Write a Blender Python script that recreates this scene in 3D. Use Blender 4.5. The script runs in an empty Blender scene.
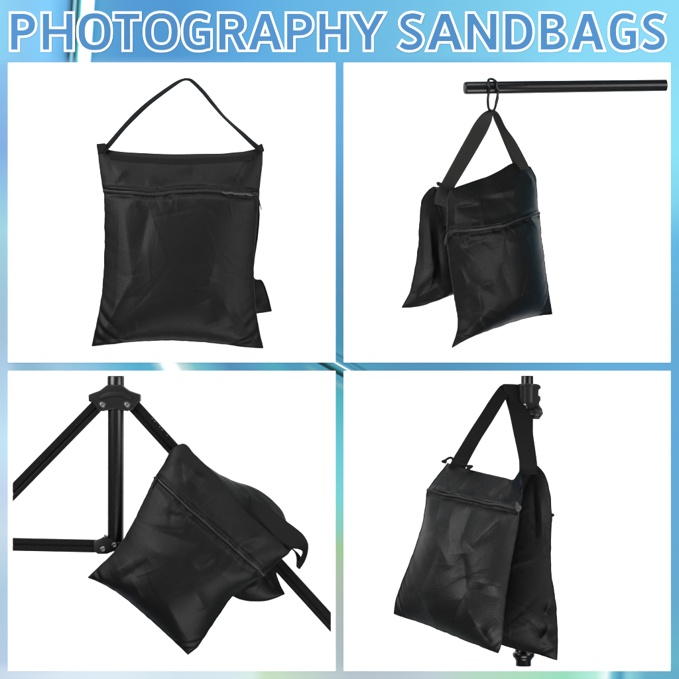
import bpy, bmesh, math, random
import numpy as np
from mathutils import Vector, noise as mnoise

# ------------------------------------------------------------------ layout
S = 0.002            # metres per photo pixel on the display board
D = 6.0              # camera distance from the board
C = bpy.context.scene.collection
scene = bpy.context.scene

OFF = 0.28           # everything hangs this far clear of the board
def P(x, y, d):      # photo pixel at distance d (m) in front of the hanging plane -> world point
    d = d + OFF
    k = S * (D - d) / D
    return np.array([(x - 339.5) * k, -d, -(y - 339.5) * k])

def topx(X):         # world points -> photo pixels
    X = np.asarray(X)
    k = S * (D + X[..., 1]) / D
    return np.stack([X[..., 0] / k + 339.5, -X[..., 2] / k + 339.5], -1)

# ------------------------------------------------------------------ objects
ORIGIN = {}
def thing(name, label, cat, loc, group=None):
    o = bpy.data.objects.new(name, None); C.objects.link(o)
    o.empty_display_size = 0.03
    o.location = tuple(loc); ORIGIN[o] = np.array(loc, float)
    o['label'] = label; o['category'] = cat
    if group: o['group'] = group
    return o

def tag(o, label, cat, group=None):
    o['label'] = label; o['category'] = cat
    if group: o['group'] = group
    return o

def mk(name, verts, faces, mat, parent=None, uv=None, smooth=True):
    V = np.asarray(verts, float)
    c = (V.min(0) + V.max(0)) / 2
    me = bpy.data.meshes.new(name)
    me.from_pydata((V - c).tolist(), [], [tuple(int(i) for i in f) for f in faces])
    if uv is not None:
        ul = me.uv_layers.new(name='UVMap')
        uv = np.asarray(uv, float)
        idx = np.empty(len(me.loops), dtype=np.int32)
        me.loops.foreach_get('vertex_index', idx)
        ul.data.foreach_set('uv', uv[idx].astype(np.float32).ravel())
    if smooth:
        me.polygons.foreach_set('use_smooth', [True] * len(me.polygons))
    me.update()
    me.materials.append(mat)
    o = bpy.data.objects.new(name, me); C.objects.link(o)
    base = np.zeros(3)
    if parent is not None:
        o.parent = parent; base = ORIGIN[parent]
    o.location = tuple(c - base); ORIGIN[o] = c
    return o

def auto_smooth(o, deg=35):
    me = o.data
    bm = bmesh.new(); bm.from_mesh(me)
    bmesh.ops.recalc_face_normals(bm, faces=bm.faces)
    for e in bm.edges:
        e.smooth = not (len(e.link_faces) == 2 and e.calc_face_angle(0) > math.radians(deg))
    bm.to_mesh(me); bm.free()
    return o

# ------------------------------------------------------------------ materials
def srgb(r, g, b, k=1.0):
    f = lambda c: (c / 12.92 if c <= 0.04045 else ((c + 0.055) / 1.055) ** 2.4)
    return (f(r / 255) * k, f(g / 255) * k, f(b / 255) * k, 1)

def newmat(name):
    m = bpy.data.materials.new(name); m.use_nodes = True
    nt = m.node_tree
    return m, nt, nt.nodes['Principled BSDF']

def nd(nt, t, **kw):
    n = nt.nodes.new(t)
    for k, v in kw.items(): setattr(n, k, v)
    return n

def plain(name, col, rough, metal=0.0, spec=0.5, bump=0.0, scale=200, coat=0.0, scuff=0.0):
    m, nt, b = newmat(name)
    b.inputs['Base Color'].default_value = col
    b.inputs['Roughness'].default_value = rough
    b.inputs['Metallic'].default_value = metal
    b.inputs['Specular IOR Level'].default_value = spec
    b.inputs['Coat Weight'].default_value = coat
    tc = nd(nt, 'ShaderNodeTexCoord')
    no = nd(nt, 'ShaderNodeTexNoise'); no.inputs['Scale'].default_value = scale; no.inputs['Detail'].default_value = 4
    nt.links.new(tc.outputs['Object'], no.inputs['Vector'])
    mr = nd(nt, 'ShaderNodeMapRange')
    mr.inputs['To Min'].default_value = rough * 0.8; mr.inputs['To Max'].default_value = min(1, rough * 1.25)
    nt.links.new(no.outputs['Fac'], mr.inputs['Value']); nt.links.new(mr.outputs['Result'], b.inputs['Roughness'])
    if scuff:                                     # small chips and rubbed spots in the paint
        mp = nd(nt, 'ShaderNodeMapping'); mp.inputs['Scale'].default_value = (0.5, 1, 1.3); nt.links.new(tc.outputs['Object'], mp.inputs['Vector'])
        n2 = nd(nt, 'ShaderNodeTexNoise'); n2.inputs['Scale'].default_value = 210; n2.inputs['Detail'].default_value = 6; n2.inputs['Roughness'].default_value = 0.7
        nt.links.new(mp.outputs['Vector'], n2.inputs['Vector'])
        m2 = nd(nt, 'ShaderNodeMapRange'); m2.inputs['From Min'].default_value = 0.66; m2.inputs['From Max'].default_value = 0.74
        nt.links.new(n2.outputs['Fac'], m2.inputs['Value'])
        mx = nd(nt, 'ShaderNodeMix', data_type='RGBA'); mx.inputs[6].default_value = col; mx.inputs[7].default_value = (scuff, scuff, scuff, 1)
        nt.links.new(m2.outputs['Result'], mx.inputs[0]); nt.links.new(mx.outputs[2], b.inputs['Base Color'])
    if bump:
        bp = nd(nt, 'ShaderNodeBump'); bp.inputs['Strength'].default_value = bump; bp.inputs['Distance'].default_value = 0.001
        nt.links.new(no.outputs['Fac'], bp.inputs['Height']); nt.links.new(bp.outputs['Normal'], b.inputs['Normal'])
    return m

def fabric(name, col, rough, spec, sheen, weave, crease, weave_scale=900.0):
    m, nt, b = newmat(name)
    L = nt.links.new
    b.inputs['Roughness'].default_value = rough
    b.inputs['Specular IOR Level'].default_value = spec
    b.inputs['Sheen Weight'].default_value = sheen
    b.inputs['Sheen Roughness'].default_value = 0.45
    uv = nd(nt, 'ShaderNodeUVMap', uv_map='UVMap')
    tc = nd(nt, 'ShaderNodeTexCoord')
    big = nd(nt, 'ShaderNodeTexNoise'); big.inputs['Scale'].default_value = 26; big.inputs['Detail'].default_value = 5
    big.inputs['Roughness'].default_value = 0.55; big.inputs['Distortion'].default_value = 0.6
    L(tc.outputs['Object'], big.inputs['Vector'])
    fine = nd(nt, 'ShaderNodeTexNoise'); fine.inputs['Scale'].default_value = 430; fine.inputs['Detail'].default_value = 3
    L(tc.outputs['Object'], fine.inputs['Vector'])
    # woven threads: two crossed waves in cloth (UV) space
    w1 = nd(nt, 'ShaderNodeTexWave', wave_type='BANDS', bands_direction='X'); w1.inputs['Scale'].default_value = weave_scale / 6.283
    w2 = nd(nt, 'ShaderNodeTexWave', wave_type='BANDS', bands_direction='Y'); w2.inputs['Scale'].default_value = weave_scale / 6.283
    for w in (w1, w2):
        w.inputs['Distortion'].default_value = 0.4
        L(uv.outputs['UV'], w.inputs['Vector'])
    mx0 = nd(nt, 'ShaderNodeMath', operation='MAXIMUM'); L(w1.outputs['Fac'], mx0.inputs[0]); L(w2.outputs['Fac'], mx0.inputs[1])
    mx = nd(nt, 'ShaderNodeMath', operation='MULTIPLY'); L(mx0.outputs[0], mx.inputs[0]); mx.inputs[1].default_value = 0.25
    ad = nd(nt, 'ShaderNodeMath', operation='ADD'); L(mx.outputs[0], ad.inputs[0]); L(fine.outputs['Fac'], ad.inputs[1])
    b1 = nd(nt, 'ShaderNodeBump'); b1.inputs['Strength'].default_value = crease; b1.inputs['Distance'].default_value = 0.006
    L(big.outputs['Fac'], b1.inputs['Height'])
    b2 = nd(nt, 'ShaderNodeBump'); b2.inputs['Strength'].default_value = weave; b2.inputs['Distance'].default_value = 0.0008
    L(ad.outputs[0], b2.inputs['Height']); L(b1.outputs['Normal'], b2.inputs['Normal'])
    L(b2.outputs['Normal'], b.inputs['Normal'])
    mixc = nd(nt, 'ShaderNodeMix', data_type='RGBA')
    mixc.inputs[6].default_value = tuple(c * 0.3 for c in col[:3]) + (1,)
    mixc.inputs[7].default_value = tuple(c * 1.8 for c in col[:3]) + (1,)
    L(fine.outputs['Fac'], mixc.inputs[0]); L(mixc.outputs[2], b.inputs['Base Color'])
    return m

LUM = 2.45   # light falling on the board, in units of paper white
M = {}
M['nylon'] = fabric('black_nylon', (0.0021, 0.0021, 0.0022, 1), 0.46, 0.105, 0.0, 0.5, 0.09)
M['canvas'] = fabric('black_canvas', (0.0025, 0.0025, 0.0026, 1), 0.45, 0.165, 0.0, 0.6, 0.08, 700)
M['web'] = fabric('black_webbing', (0.0026, 0.0026, 0.0027, 1), 0.75, 0.10, 0.0, 0.25, 0.02, 1500)
M['web_grey'] = fabric('worn_black_webbing', (0.0056, 0.0054, 0.0050, 1), 0.6, 0.13, 0.0, 0.35, 0.02, 1500)
M['zip'] = plain('zip_teeth', (0.0045, 0.0045, 0.0045, 1), 0.42, 0, 0.22)
M['teeth'] = plain('worn_zip_teeth', (0.02, 0.02, 0.021, 1), 0.4, 0, 0.4)
M['seam'] = plain('seam_binding', (0.0024, 0.0024, 0.0024, 1), 0.5, 0, 0.16, 0.3, 900)
M['steel'] = plain('black_painted_steel', (0.0025, 0.0025, 0.0027, 1), 0.28, 0, 0.34, 0.03, 300, scuff=0.03)
M['gloss'] = plain('glossy_black_steel', (0.0035, 0.0035, 0.004, 1), 0.24, 0, 0.22, 0.02, 200, 0.0, scuff=0.03)
M['plastic'] = plain('black_moulded_plastic', (0.0036, 0.0036, 0.0037, 1), 0.42, 0, 0.2, 0.15, 700)
M['bolt'] = plain('zinc_bolt', (0.25, 0.25, 0.26, 1), 0.35, 1.0)
M['wire'] = plain('black_carabiner', (0.0035, 0.0035, 0.0035, 1), 0.25, 0, 0.2)
M['white'] = plain('white_card', (0.88, 0.88, 0.88, 1), 0.7, 0, 0.2)
M['letter_white'] = plain('white_letter_edge', (0.86, 0.88, 0.88, 1), 0.6, 0, 0.2)
M['letter_blue'] = plain('blue_letter_face', srgb(74, 139, 197, 1 / LUM), 0.6, 0, 0.1)
M['print'] = plain('grey_mark', (0.12, 0.12, 0.12, 1), 0.5)

def board_material():
    m, nt, b = newmat('printed_blue_board')
    L = nt.links.new
    b.inputs['Roughness'].default_value = 0.7; b.inputs['Specular IOR Level'].default_value = 0.1
    tc = nd(nt, 'ShaderNodeTexCoord'); sp = nd(nt, 'ShaderNodeSeparateXYZ'); L(tc.outputs['Object'], sp.inputs[0])
    def math_(op, a, c, clamp=False):
        n = nd(nt, 'ShaderNodeMath', operation=op, use_clamp=clamp)
        for i, v in enumerate((a, c)):
            if isinstance(v, (int, float)): n.inputs[i].default_value = v
            else: L(v, n.inputs[i])
        return n.outputs[0]
    px = math_('ADD', math_('MULTIPLY', sp.outputs['X'], 1 / S), 339.5)
    py = math_('SUBTRACT', 339.5, math_('MULTIPLY', sp.outputs['Z'], 1 / S))
    nz = nd(nt, 'ShaderNodeTexNoise'); nz.inputs['Scale'].default_value = 9; nz.inputs['Detail'].default_value = 3
    L(tc.outputs['Object'], nz.inputs['Vector'])
    jit = math_('MULTIPLY', math_('SUBTRACT', nz.outputs['Fac'], 0.5), 10)
    def ramp(coord, lo, hi, stops):
        mr = nd(nt, 'ShaderNodeMapRange'); mr.inputs['From Min'].default_value = lo; mr.inputs['From Max'].default_value = hi
        L(coord, mr.inputs['Value'])
        r = nd(nt, 'ShaderNodeValToRGB'); els = r.color_ramp.elements
        while len(els) > 1: els.remove(els[-1])
        for i, (p, c) in enumerate(stops):
            e = els[0] if i == 0 else els.new((p - lo) / (hi - lo))
            e.position = (p - lo) / (hi - lo)
            e.color = srgb(*c, 1 / LUM) if c != 'W' else (0.85, 0.87, 0.88, 1)
        L(mr.outputs['Result'], r.inputs[0])
        return r.outputs['Color']
    def step(coord, at, w):      # 0 -> 1 across at
        mr = nd(nt, 'ShaderNodeMapRange', interpolation_type='SMOOTHSTEP')
        mr.inputs['From Min'].default_value = at - w; mr.inputs['From Max'].default_value = at + w
        L(coord, mr.inputs['Value']); return mr.outputs['Result']
    def mix(f, a, c):
        n = nd(nt, 'ShaderNodeMix', data_type='RGBA'); L(f, n.inputs[0]); L(a, n.inputs[6]); L(c, n.inputs[7]); return n.outputs[2]
    t = math_('ADD', px, math_('MULTIPLY', py, 0.065))
    top = ramp(t, 0, 740, [(0, (128, 196, 226)), (25, (124, 188, 228)), (50, (120, 196, 240)), (66, (96, 170, 222)), (71.2, (50, 110, 150)), (72.0, (4, 52, 66)), (74.3, (6, 40, 48)),
        (75, (150, 220, 240)), (76.0, (120, 190, 220)), (76.8, (6, 60, 66)), (80.2, (2, 40, 46)), (81, (90, 210, 220)), (82.5, (150, 240, 245)), (84, 'W'), (93.5, 'W'), (95, (60, 150, 200)),
        (102, (84, 160, 206)), (130, (76, 152, 210)), (180, (72, 148, 206)), (240, (82, 160, 214)), (300, (90, 168, 214)), (370, (100, 178, 218)), (450, (112, 192, 226)), (560, (124, 204, 232)), (740, (132, 208, 234))])
    pj = math_('ADD', py, jit)
    left = ramp(pj, 0, 679, [(0, (128, 196, 226)), (60, (128, 182, 222)), (110, (124, 172, 218)), (150, (124, 168, 220)), (185, (140, 190, 226)), (230, (164, 218, 232)), (290, (164, 206, 228)), (340, (168, 200, 226)),
        (390, (176, 212, 236)), (440, (188, 222, 240)), (490, (190, 210, 234)), (530, (200, 220, 236)), (590, (176, 208, 230)), (679, (184, 206, 232))])
    cen = ramp(pj, 0, 679, [(0, (96, 172, 216)), (200, (92, 160, 208)), (290, (92, 166, 210)), (345, (80, 170, 208)), (380, (88, 182, 200)), (400, (84, 198, 212)), (450, (108, 212, 224)), (500, (124, 222, 224)),
        (530, (146, 216, 196)), (548, (168, 212, 160)), (575, (184, 206, 184)), (620, (192, 206, 206)), (679, (186, 208, 216))])
    right = ramp(pj, 0, 679, [(0, (132, 206, 232)), (60, (132, 208, 232)), (150, (130, 214, 232)), (200, (120, 202, 226)), (245, (92, 176, 218)), (330, (92, 166, 208)), (420, (92, 166, 214)), (600, (98, 168, 208)), (679, (100, 186, 200))])
    tm = math_('ADD', px, math_('MULTIPLY', py, -0.6)); tm = math_('ADD', tm, 220)
    mid = ramp(tm, -10, 690, [(-10, (160, 200, 228)), (30, (140, 188, 214)), (60, (160, 206, 232)), (95, (140, 206, 238)), (125, (100, 196, 232)), (140, (90, 190, 228)), (152, (96, 196, 230)), (160, (190, 235, 245)), (170, 'W'), (180, (225, 248, 248)),
        (195, (130, 216, 224)), (212, (104, 190, 222)), (230, (90, 158, 206)), (255, (96, 178, 220)), (275, (88, 196, 214)), (290, (84, 174, 214)), (330, (84, 174, 204)), (360, (90, 178, 214)), (400, (90, 166, 210)), (520, (92, 170, 214)), (690, (92, 168, 212))])
    bot = ramp(t, 0, 740, [(0, (190, 204, 232)), (44, (202, 218, 238)), (104, (218, 232, 244)), (164, (222, 236, 245)), (224, (214, 232, 242)), (274, (220, 238, 244)), (296, (222, 246, 240)), (308, (206, 232, 200)), (330, (204, 228, 206)), (360, (200, 220, 214)), (390, (198, 212, 222)), (470, (200, 216, 226)),
        (520, (184, 222, 200)), (570, (170, 222, 190)), (610, (150, 220, 190)), (640, (180, 236, 220)), (650, (240, 252, 250)), (656, (120, 200, 214)), (664, (60, 150, 190)), (672, (140, 210, 220)), (690, (100, 176, 204)), (740, (96, 172, 204))])
    col = mix(step(px, 200, 60), left, cen)
    col = mix(step(px, 520, 60), col, right)
    band = math_('MULTIPLY', step(py, 358, 6), math_('SUBTRACT', 1, step(py, 376, 6)))
    inner = math_('MULTIPLY', step(px, 12, 6), math_('SUBTRACT', 1, step(px, 662, 6)))
    col = mix(math_('MULTIPLY', band, inner), col, mid)
    q = math_('SUBTRACT', math_('SUBTRACT', py, 365), math_('MULTIPLY', math_('SUBTRACT', px, 340), 0.57))
    qs = ramp(q, -20, 30, [(-20, (84, 172, 208)), (-12, (88, 180, 212)), (-8.6, (64, 136, 176)), (-6.4, (90, 180, 214)), (-4, (70, 150, 196)), (-2.6, (96, 186, 216)), (-0.8, (120, 200, 220)), (0, 'W'), (1, (230, 250, 252)), (2, (90, 180, 200)), (5, (72, 164, 190)),
        (6.8, (30, 110, 120)), (8.6, (2, 60, 66)), (10.4, (10, 84, 96)), (11.6, (90, 180, 210)), (16, (84, 178, 208)), (20, (130, 200, 208)), (25, (96, 190, 206)), (30, (88, 190, 204))])
    qm = math_('MULTIPLY', step(px, 308, 9), math_('SUBTRACT', 1, step(px, 372, 9)))
    qm = math_('MULTIPLY', qm, math_('MULTIPLY', step(q, -17, 3), math_('SUBTRACT', 1, step(q, 26, 3))))
    qm = math_('MULTIPLY', qm, step(py, 342, 4)); qm = math_('MULTIPLY', qm, math_('SUBTRACT', 1, step(py, 392, 5)))
    col = mix(qm, col, qs)
    col = mix(step(py, 666, 6), col, bot)
    col = mix(math_('SUBTRACT', 1, step(py, 62, 8)), col, top)
    L(col, b.inputs['Base Color'])
    return m

# ------------------------------------------------------------------ shape helpers
def spline(pts, n):
    """Catmull-Rom through the points, n samples evenly spaced along it."""
    p = np.asarray(pts, float)
    if len(p) == 2:
        t = np.linspace(0, 1, n)[:, None]; return p[0] * (1 - t) + p[1] * t
    q = np.vstack([2 * p[0] - p[1], p, 2 * p[-1] - p[-2]])
    out = []
    for i in range(1, len(q) - 2):
        p0, p1, p2, p3 = q[i - 1], q[i], q[i + 1], q[i + 2]
        t = np.linspace(0, 1, 40, endpoint=False)[:, None]
        out.append(0.5 * ((2 * p1) + (p2 - p0) * t + (2 * p0 - 5 * p1 + 4 * p2 - p3) * t ** 2 + (3 * p1 - p0 - 3 * p2 + p3) * t ** 3))
    out = np.vstack(out + [p[-1:]])
    s = np.r_[0, np.cumsum(np.linalg.norm(np.diff(out[:, :min(3, out.shape[1])], axis=0), axis=1))]
    ss = np.linspace(0, s[-1], n)
    return np.stack([np.interp(ss, s, out[:, k]) for k in range(out.shape[1])], 1)

def wcurve(pts, n):
    return spline([P(*p) for p in pts], n)

def coons(top, right, bottom, left, U, V):
    T, B, Lf, R = wcurve(top, U), wcurve(bottom, U), wcurve(left, V), wcurve(right, V)
    u = np.linspace(0, 1, U)[None, :, None]; v = np.linspace(0, 1, V)[:, None, None]
    c00, c10, c01, c11 = (T[0] + Lf[0]) / 2, (T[-1] + R[0]) / 2, (B[0] + Lf[-1]) / 2, (B[-1] + R[-1]) / 2
    G = (1 - v) * T[None] + v * B[None] + (1 - u) * Lf[:, None] + u * R[:, None]
    G -= (1 - u) * (1 - v) * c00 + u * (1 - v) * c10 + (1 - u) * v * c01 + u * v * c11
    return G

def noise_grid(V, U, scale, seed):
    out = np.empty((V, U))
    for j in range(V):
        for i in range(U):
            out[j, i] = mnoise.noise(Vector((i * scale, j * scale, seed * 7.3)))
    return out

def normals(X):
    du = np.gradient(X, axis=1); dv = np.gradient(X, axis=0)
    n = np.cross(dv, du); n /= np.linalg.norm(n, axis=2, keepdims=True) + 1e-9
    return n

def settle(G, n, thick, excess, seed, steps=90, pressure=1.0, grav=1.0, iters=6, bend=0.06, heavy=0.5, lump=0.003):
    """Let a slack sheet of cloth, sewn along its border, puff and sag until it wrinkles."""
    V, U = G.shape[:2]
    u = np.linspace(0, 1, U)[None, :]; v = np.linspace(0, 1, V)[:, None]
    b = np.clip(4 * u * (1 - u), 0, 1) ** 0.85 * np.clip(4 * v * (1 - v), 0, 1) ** 0.85 * (1 - heavy * 0.5 + heavy * v)
    nz = noise_grid(V, U, 0.09, seed) + 0.5 * noise_grid(V, U, 0.21, seed + 3)
    X = G + n * (thick * b + lump * 2 * nz * b)[..., None]
    rng = np.random.RandomState(seed)
    X += n * (rng.rand(V, U, 1) - 0.5) * 0.0008 * b[..., None]
    fixed = np.zeros((V, U), bool); fixed[0] = fixed[-1] = True; fixed[:, 0] = fixed[:, -1] = True
    w = np.where(fixed, 0.0, 1.0)[..., None]
    cons = []
    def addc(a, c, stiff, k):
        ra = np.linalg.norm(G[a] - G[c], axis=2) * (1 + excess)
        wa, wb = w[a], w[c]; ws = wa + wb; ws[ws == 0] = 1
        cons.append((a, c, ra[..., None], wa / ws * stiff, wb / ws * stiff, k))
    sl = slice
    for par in (0, 1):
        a1 = (sl(None), sl(par, U - 1, 2)); c1 = (sl(None), sl(par + 1, U, 2)); addc(a1, c1, 1.0, 0)
        a1 = (sl(par, V - 1, 2), sl(None)); c1 = (sl(par + 1, V, 2), sl(None)); addc(a1, c1, 1.0, 0)
    for par in (0, 1):
        addc((sl(par, V - 1, 2), sl(0, U - 1)), (sl(par + 1, V, 2), sl(1, U)), 0.35, 1)
        addc((sl(par, V - 1, 2), sl(1, U)), (sl(par + 1, V, 2), sl(0, U - 1)), 0.35, 1)
    for par in range(0, 4):
        for st in (0,):
            addc((sl(None), sl(par, U - 2, 4)), (sl(None), sl(par + 2, U, 4)), bend, 2)
            addc((sl(par, V - 2, 4), sl(None)), (sl(par + 2, V, 4), sl(None)), bend, 2)
    Xp = X.copy()
    gv = np.array([0, 0, -1.0]) * grav * 2.2e-5
    for s in range(steps):
        vel = (X - Xp) * 0.93; Xp = X.copy()
        nn = normals(X); nn *= np.sign((nn * n).sum(2, keepdims=True).mean())
        X = X + (vel + gv + nn * pressure * 3.0e-5) * w
        for it in range(iters):
            for a, c, r, wa, wb, k in cons:
                dlt = X[c] - X[a]
                ln = np.linalg.norm(dlt, axis=2, keepdims=True) + 1e-9
                cor = dlt * ((ln - r) / ln)
                X[a] += cor * wa; X[c] -= cor * wb
    for _ in range(2):
        Y = X.copy()
        Y[1:-1, 1:-1] = 0.5 * X[1:-1, 1:-1] + 0.125 * (X[:-2, 1:-1] + X[2:, 1:-1] + X[1:-1, :-2] + X[1:-1, 2:])
        X = Y
    return X

def seg_dist(q, a, b):
    a = np.asarray(a, float); b = np.asarray(b, float); ab = b - a
    t = ((q - a) @ ab) / (ab @ ab)
    tc = np.clip(t, 0, 1)
    d = np.linalg.norm(q - (a + tc[..., None] * ab), axis=-1)
    return d, tc, (q - a) @ np.array([-ab[1], ab[0]]) / np.linalg.norm(ab)

class Pouch:
    """A sewn cloth bag: wrinkled front sheet, fuller back sheet, one closed mesh."""
    def __init__(self, name, parent, mat, top, right, bottom, left, thick=0.03, back=0.018, excess=0.03, seed=1, U=90, V=100,
                 folds=(), zips=(), facing=1, heavy=0.5, pressure=1.0, bend=0.06, lump=0.003, steps=90, seam_sides='lbr', creases=64, crease_h=1.0, zip_creases=26, hi=True):
        G = coons(top, right, bottom, left, U, V)
        ub = np.linspace(0, 1, U)[None, :]; vb = np.linspace(0, 1, V)[:, None]
        def wave(m, k): return np.array([mnoise.noise(Vector((i * .16, k * 9.1, seed))) + .6 * mnoise.noise(Vector((i * .4, k * 9.1, seed + .5))) for i in range(m)])
        env = np.sin(np.linspace(0, math.pi, V)) ** .5
        G[..., 0] += 0.0011 * ((wave(V, 1) * env)[:, None] * (1 - ub) ** 6 + (wave(V, 2) * env)[:, None] * ub ** 6)
        envu = np.sin(np.linspace(0, math.pi, U)) ** .5
        G[..., 2] += 0.0009 * (wave(U, 3) * envu)[None, :] * vb ** 6
        n = np.cross(G[-1, 0] - G[0, -1], G[-1, -1] - G[0, 0]); n /= np.linalg.norm(n)
        if n[1] > 0: n = -n                       # towards the viewer
        n = n * facing
        self.n = n
        X = settle(G, n, thick, excess, seed, steps=steps, heavy=heavy, pressure=pressure, bend=bend, lump=lump)
        u = np.linspace(0, 1, U)[None, :]; v = np.linspace(0, 1, V)[:, None]
        if hi:
            def up(A):
                for ax in (0, 1):
                    A = np.moveaxis(A, ax, 0); n_ = len(A)
                    B = np.empty((2 * n_ - 1,) + A.shape[1:]); B[::2] = A
                    e = np.concatenate([2 * A[:1] - A[1:2], A, 2 * A[-1:] - A[-2:-1]])
                    B[1::2] = (9 * (e[1:-2] + e[2:-1]) - e[:-3] - e[3:]) / 16
                    A = np.moveaxis(B, 0, ax)
                return A
            X, G = up(X), up(G); V, U = X.shape[:2]
            u = np.linspace(0, 1, U)[None, :]; v = np.linspace(0, 1, V)[:, None]
        edge = np.clip(np.minimum(np.minimum(u, 1 - u), np.minimum(v, 1 - v)) * 9, 0, 1)
        q = topx(X)
        for (a, b, wd, h) in folds:               # ridges (h > 0) and valleys (h < 0), height in mm
            d, t, sd = seg_dist(q, a, b)
            amp = np.sin(np.clip(t, 0.03, 0.97) * math.pi) ** 0.7
            ws = np.where(sd > 0, wd * 1.25, wd * 0.62)
            X = X + n * (h * 0.0010 * amp * np.exp(-np.sqrt((d / ws) ** 2 + 0.04) ** 1.25) * edge)[..., None]
        rng = np.random.RandomState(seed + 100)
        lo, hi = q.reshape(-1, 2).min(0), q.reshape(-1, 2).max(0); ctr = (lo + hi) / 2
        for k in range(creases):
            a = lo + (hi - lo) * rng.rand(2)
            ang = rng.rand() * math.pi; le = 24 + 60 * rng.rand()
            b = a + le * np.array([math.cos(ang), math.sin(ang)])
            d, t, sd = seg_dist(q, a, b)
            bow = sd - 9 * (rng.rand() - .5) * 4 * t * (1 - t)
            wd = 1.1 + 3.6 * rng.rand() ** 2.5; h = (0.22 + 0.13 * wd) * (0.5 + rng.rand()) * (1 if rng.rand() < .6 else -1) * crease_h
            dd = np.sqrt(bow ** 2 + np.maximum(d ** 2 - sd ** 2, 0))
            ws = np.where(bow > 0, wd * 1.5, wd * 0.6)
            X = X + n * (h * 0.001 * np.sin(np.clip(t, 0.02, 0.98) * math.pi) ** 0.8 * np.exp(-np.sqrt((dd / ws) ** 2 + 0.05) ** 1.2) * edge)[..., None]
        for z in zips:                            # cloth rides up over the zip, dips under it
            zz = np.asarray(z, float)
            best = np.full(q.shape[:2], 1e9); side = np.zeros(q.shape[:2])
            for i in range(len(zz) - 1):
                d, t, sd = seg_dist(q, zz[i], zz[i + 1])
                m = d < best; best = np.where(m, d, best); side = np.where(m, sd, side)
            zr = np.random.RandomState(seed + 300); zs = spline(zz, 200)
            for k in range(zip_creases):
                i = zr.randint(8, 190); tg = zs[i + 4] - zs[i - 4]; tg /= np.linalg.norm(tg)
                pr = np.array([-tg[1], tg[0]]) * (1 if zr.rand() < .72 else -1)
                a = zs[i] + pr * 3; b_ = a + (pr + tg * (zr.rand() - .5) * 1.1) * (9 + 22 * zr.rand() ** 1.5)
                d, t, sd = seg_dist(q, a, b_)
                wd = (1.5 + 2.6 * zr.rand()) * (1 + 0.8 * t)
                ws = np.where(sd > 0, wd * 1.4, wd * 0.6)
                h = (0.7 + 1.3 * zr.rand()) * (1 if zr.rand() < .65 else -1) * crease_h
                X = X + n * (h * 0.001 * (1 - t) ** 0.8 * np.exp(-np.sqrt((d / ws) ** 2 + 0.05) ** 1.2) * edge)[..., None]
            X = X + n * (0.004 * np.exp(-((side + 3.2) / 2.6) ** 2) * (best < 9) * np.clip(edge * 2, 0, 1) - 0.0035 * np.exp(-((side - 3) / 3.0) ** 2) * (best < 12) * np.clip(edge * 2, 0, 1))[..., None]
        self.X = X; self.N = normals(X)
        if (self.N * n).sum() < 0: self.N = -self.N
        bb = (4 * u * (1 - u)) ** 0.55 * (4 * v * (1 - v)) ** 0.55 * (1 - heavy * 0.5 + heavy * v)
        nz = noise_grid(V, U, 0.03, seed + 40)
        Bk = G - n * ((back + 0.006 * nz) * bb)[..., None]
        verts = list(X.reshape(-1, 3)); uvs = []
        dl = np.linalg.norm(np.diff(G, axis=1), axis=2).mean(); dh = np.linalg.norm(np.diff(G, axis=0), axis=2).mean()
        for j in range(V):
            for i in range(U): uvs.append((i * dl, j * dh))
        idx = -np.ones((V, U), int)
        for j in range(V):
            for i in range(U):
                if j in (0, V - 1) or i in (0, U - 1): idx[j, i] = j * U + i
                else:
                    idx[j, i] = len(verts); verts.append(Bk[j, i]); uvs.append((i * dl, j * dh))
        faces = []
        for j in range(V - 1):
            for i in range(U - 1):
                a = j * U + i
                faces.append((a, a + 1, a + U + 1, a + U))
                faces.append((idx[j, i], idx[j + 1, i], idx[j + 1, i + 1], idx[j, i + 1]))
        self.obj = mk(name, verts, faces, mat, parent, uvs)
        # bound seam along the sewn edges
        ring = []
        if 'l' in seam_sides: ring += list(X[:, 0])
        if 'b' in seam_sides: ring += list(X[-1, (1 if 'l' in seam_sides else 0):])
        if 'r' in seam_sides: ring += list(X[::-1, -1][(1 if 'b' in seam_sides else 0):])
        tube('seam', ring, 0.0011, M['seam'], self.obj, ring=6)
    def on(self, x, y, lift=0.0):                 # point of the cloth seen at a photo pixel
        q = topx(self.X).reshape(-1, 2)
        d = ((q - (x, y)) ** 2).sum(1)
        k = np.argsort(d)[:5]; w = 1 / (d[k] + 0.3); w /= w.sum()
        p = (self.X.reshape(-1, 3)[k] * w[:, None]).sum(0)
        nn = (self.N.reshape(-1, 3)[k] * w[:, None]).sum(0); nn /= np.linalg.norm(nn)
        tgt = P(x, y, -p[1] - OFF)
        return np.array([tgt[0], p[1], tgt[2]]) + nn * lift, nn

def frame(pts):
    p = np.asarray(pts, float)
    t = np.gradient(p, axis=0); t /= np.linalg.norm(t, axis=1, keepdims=True) + 1e-12
    return p, t

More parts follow.
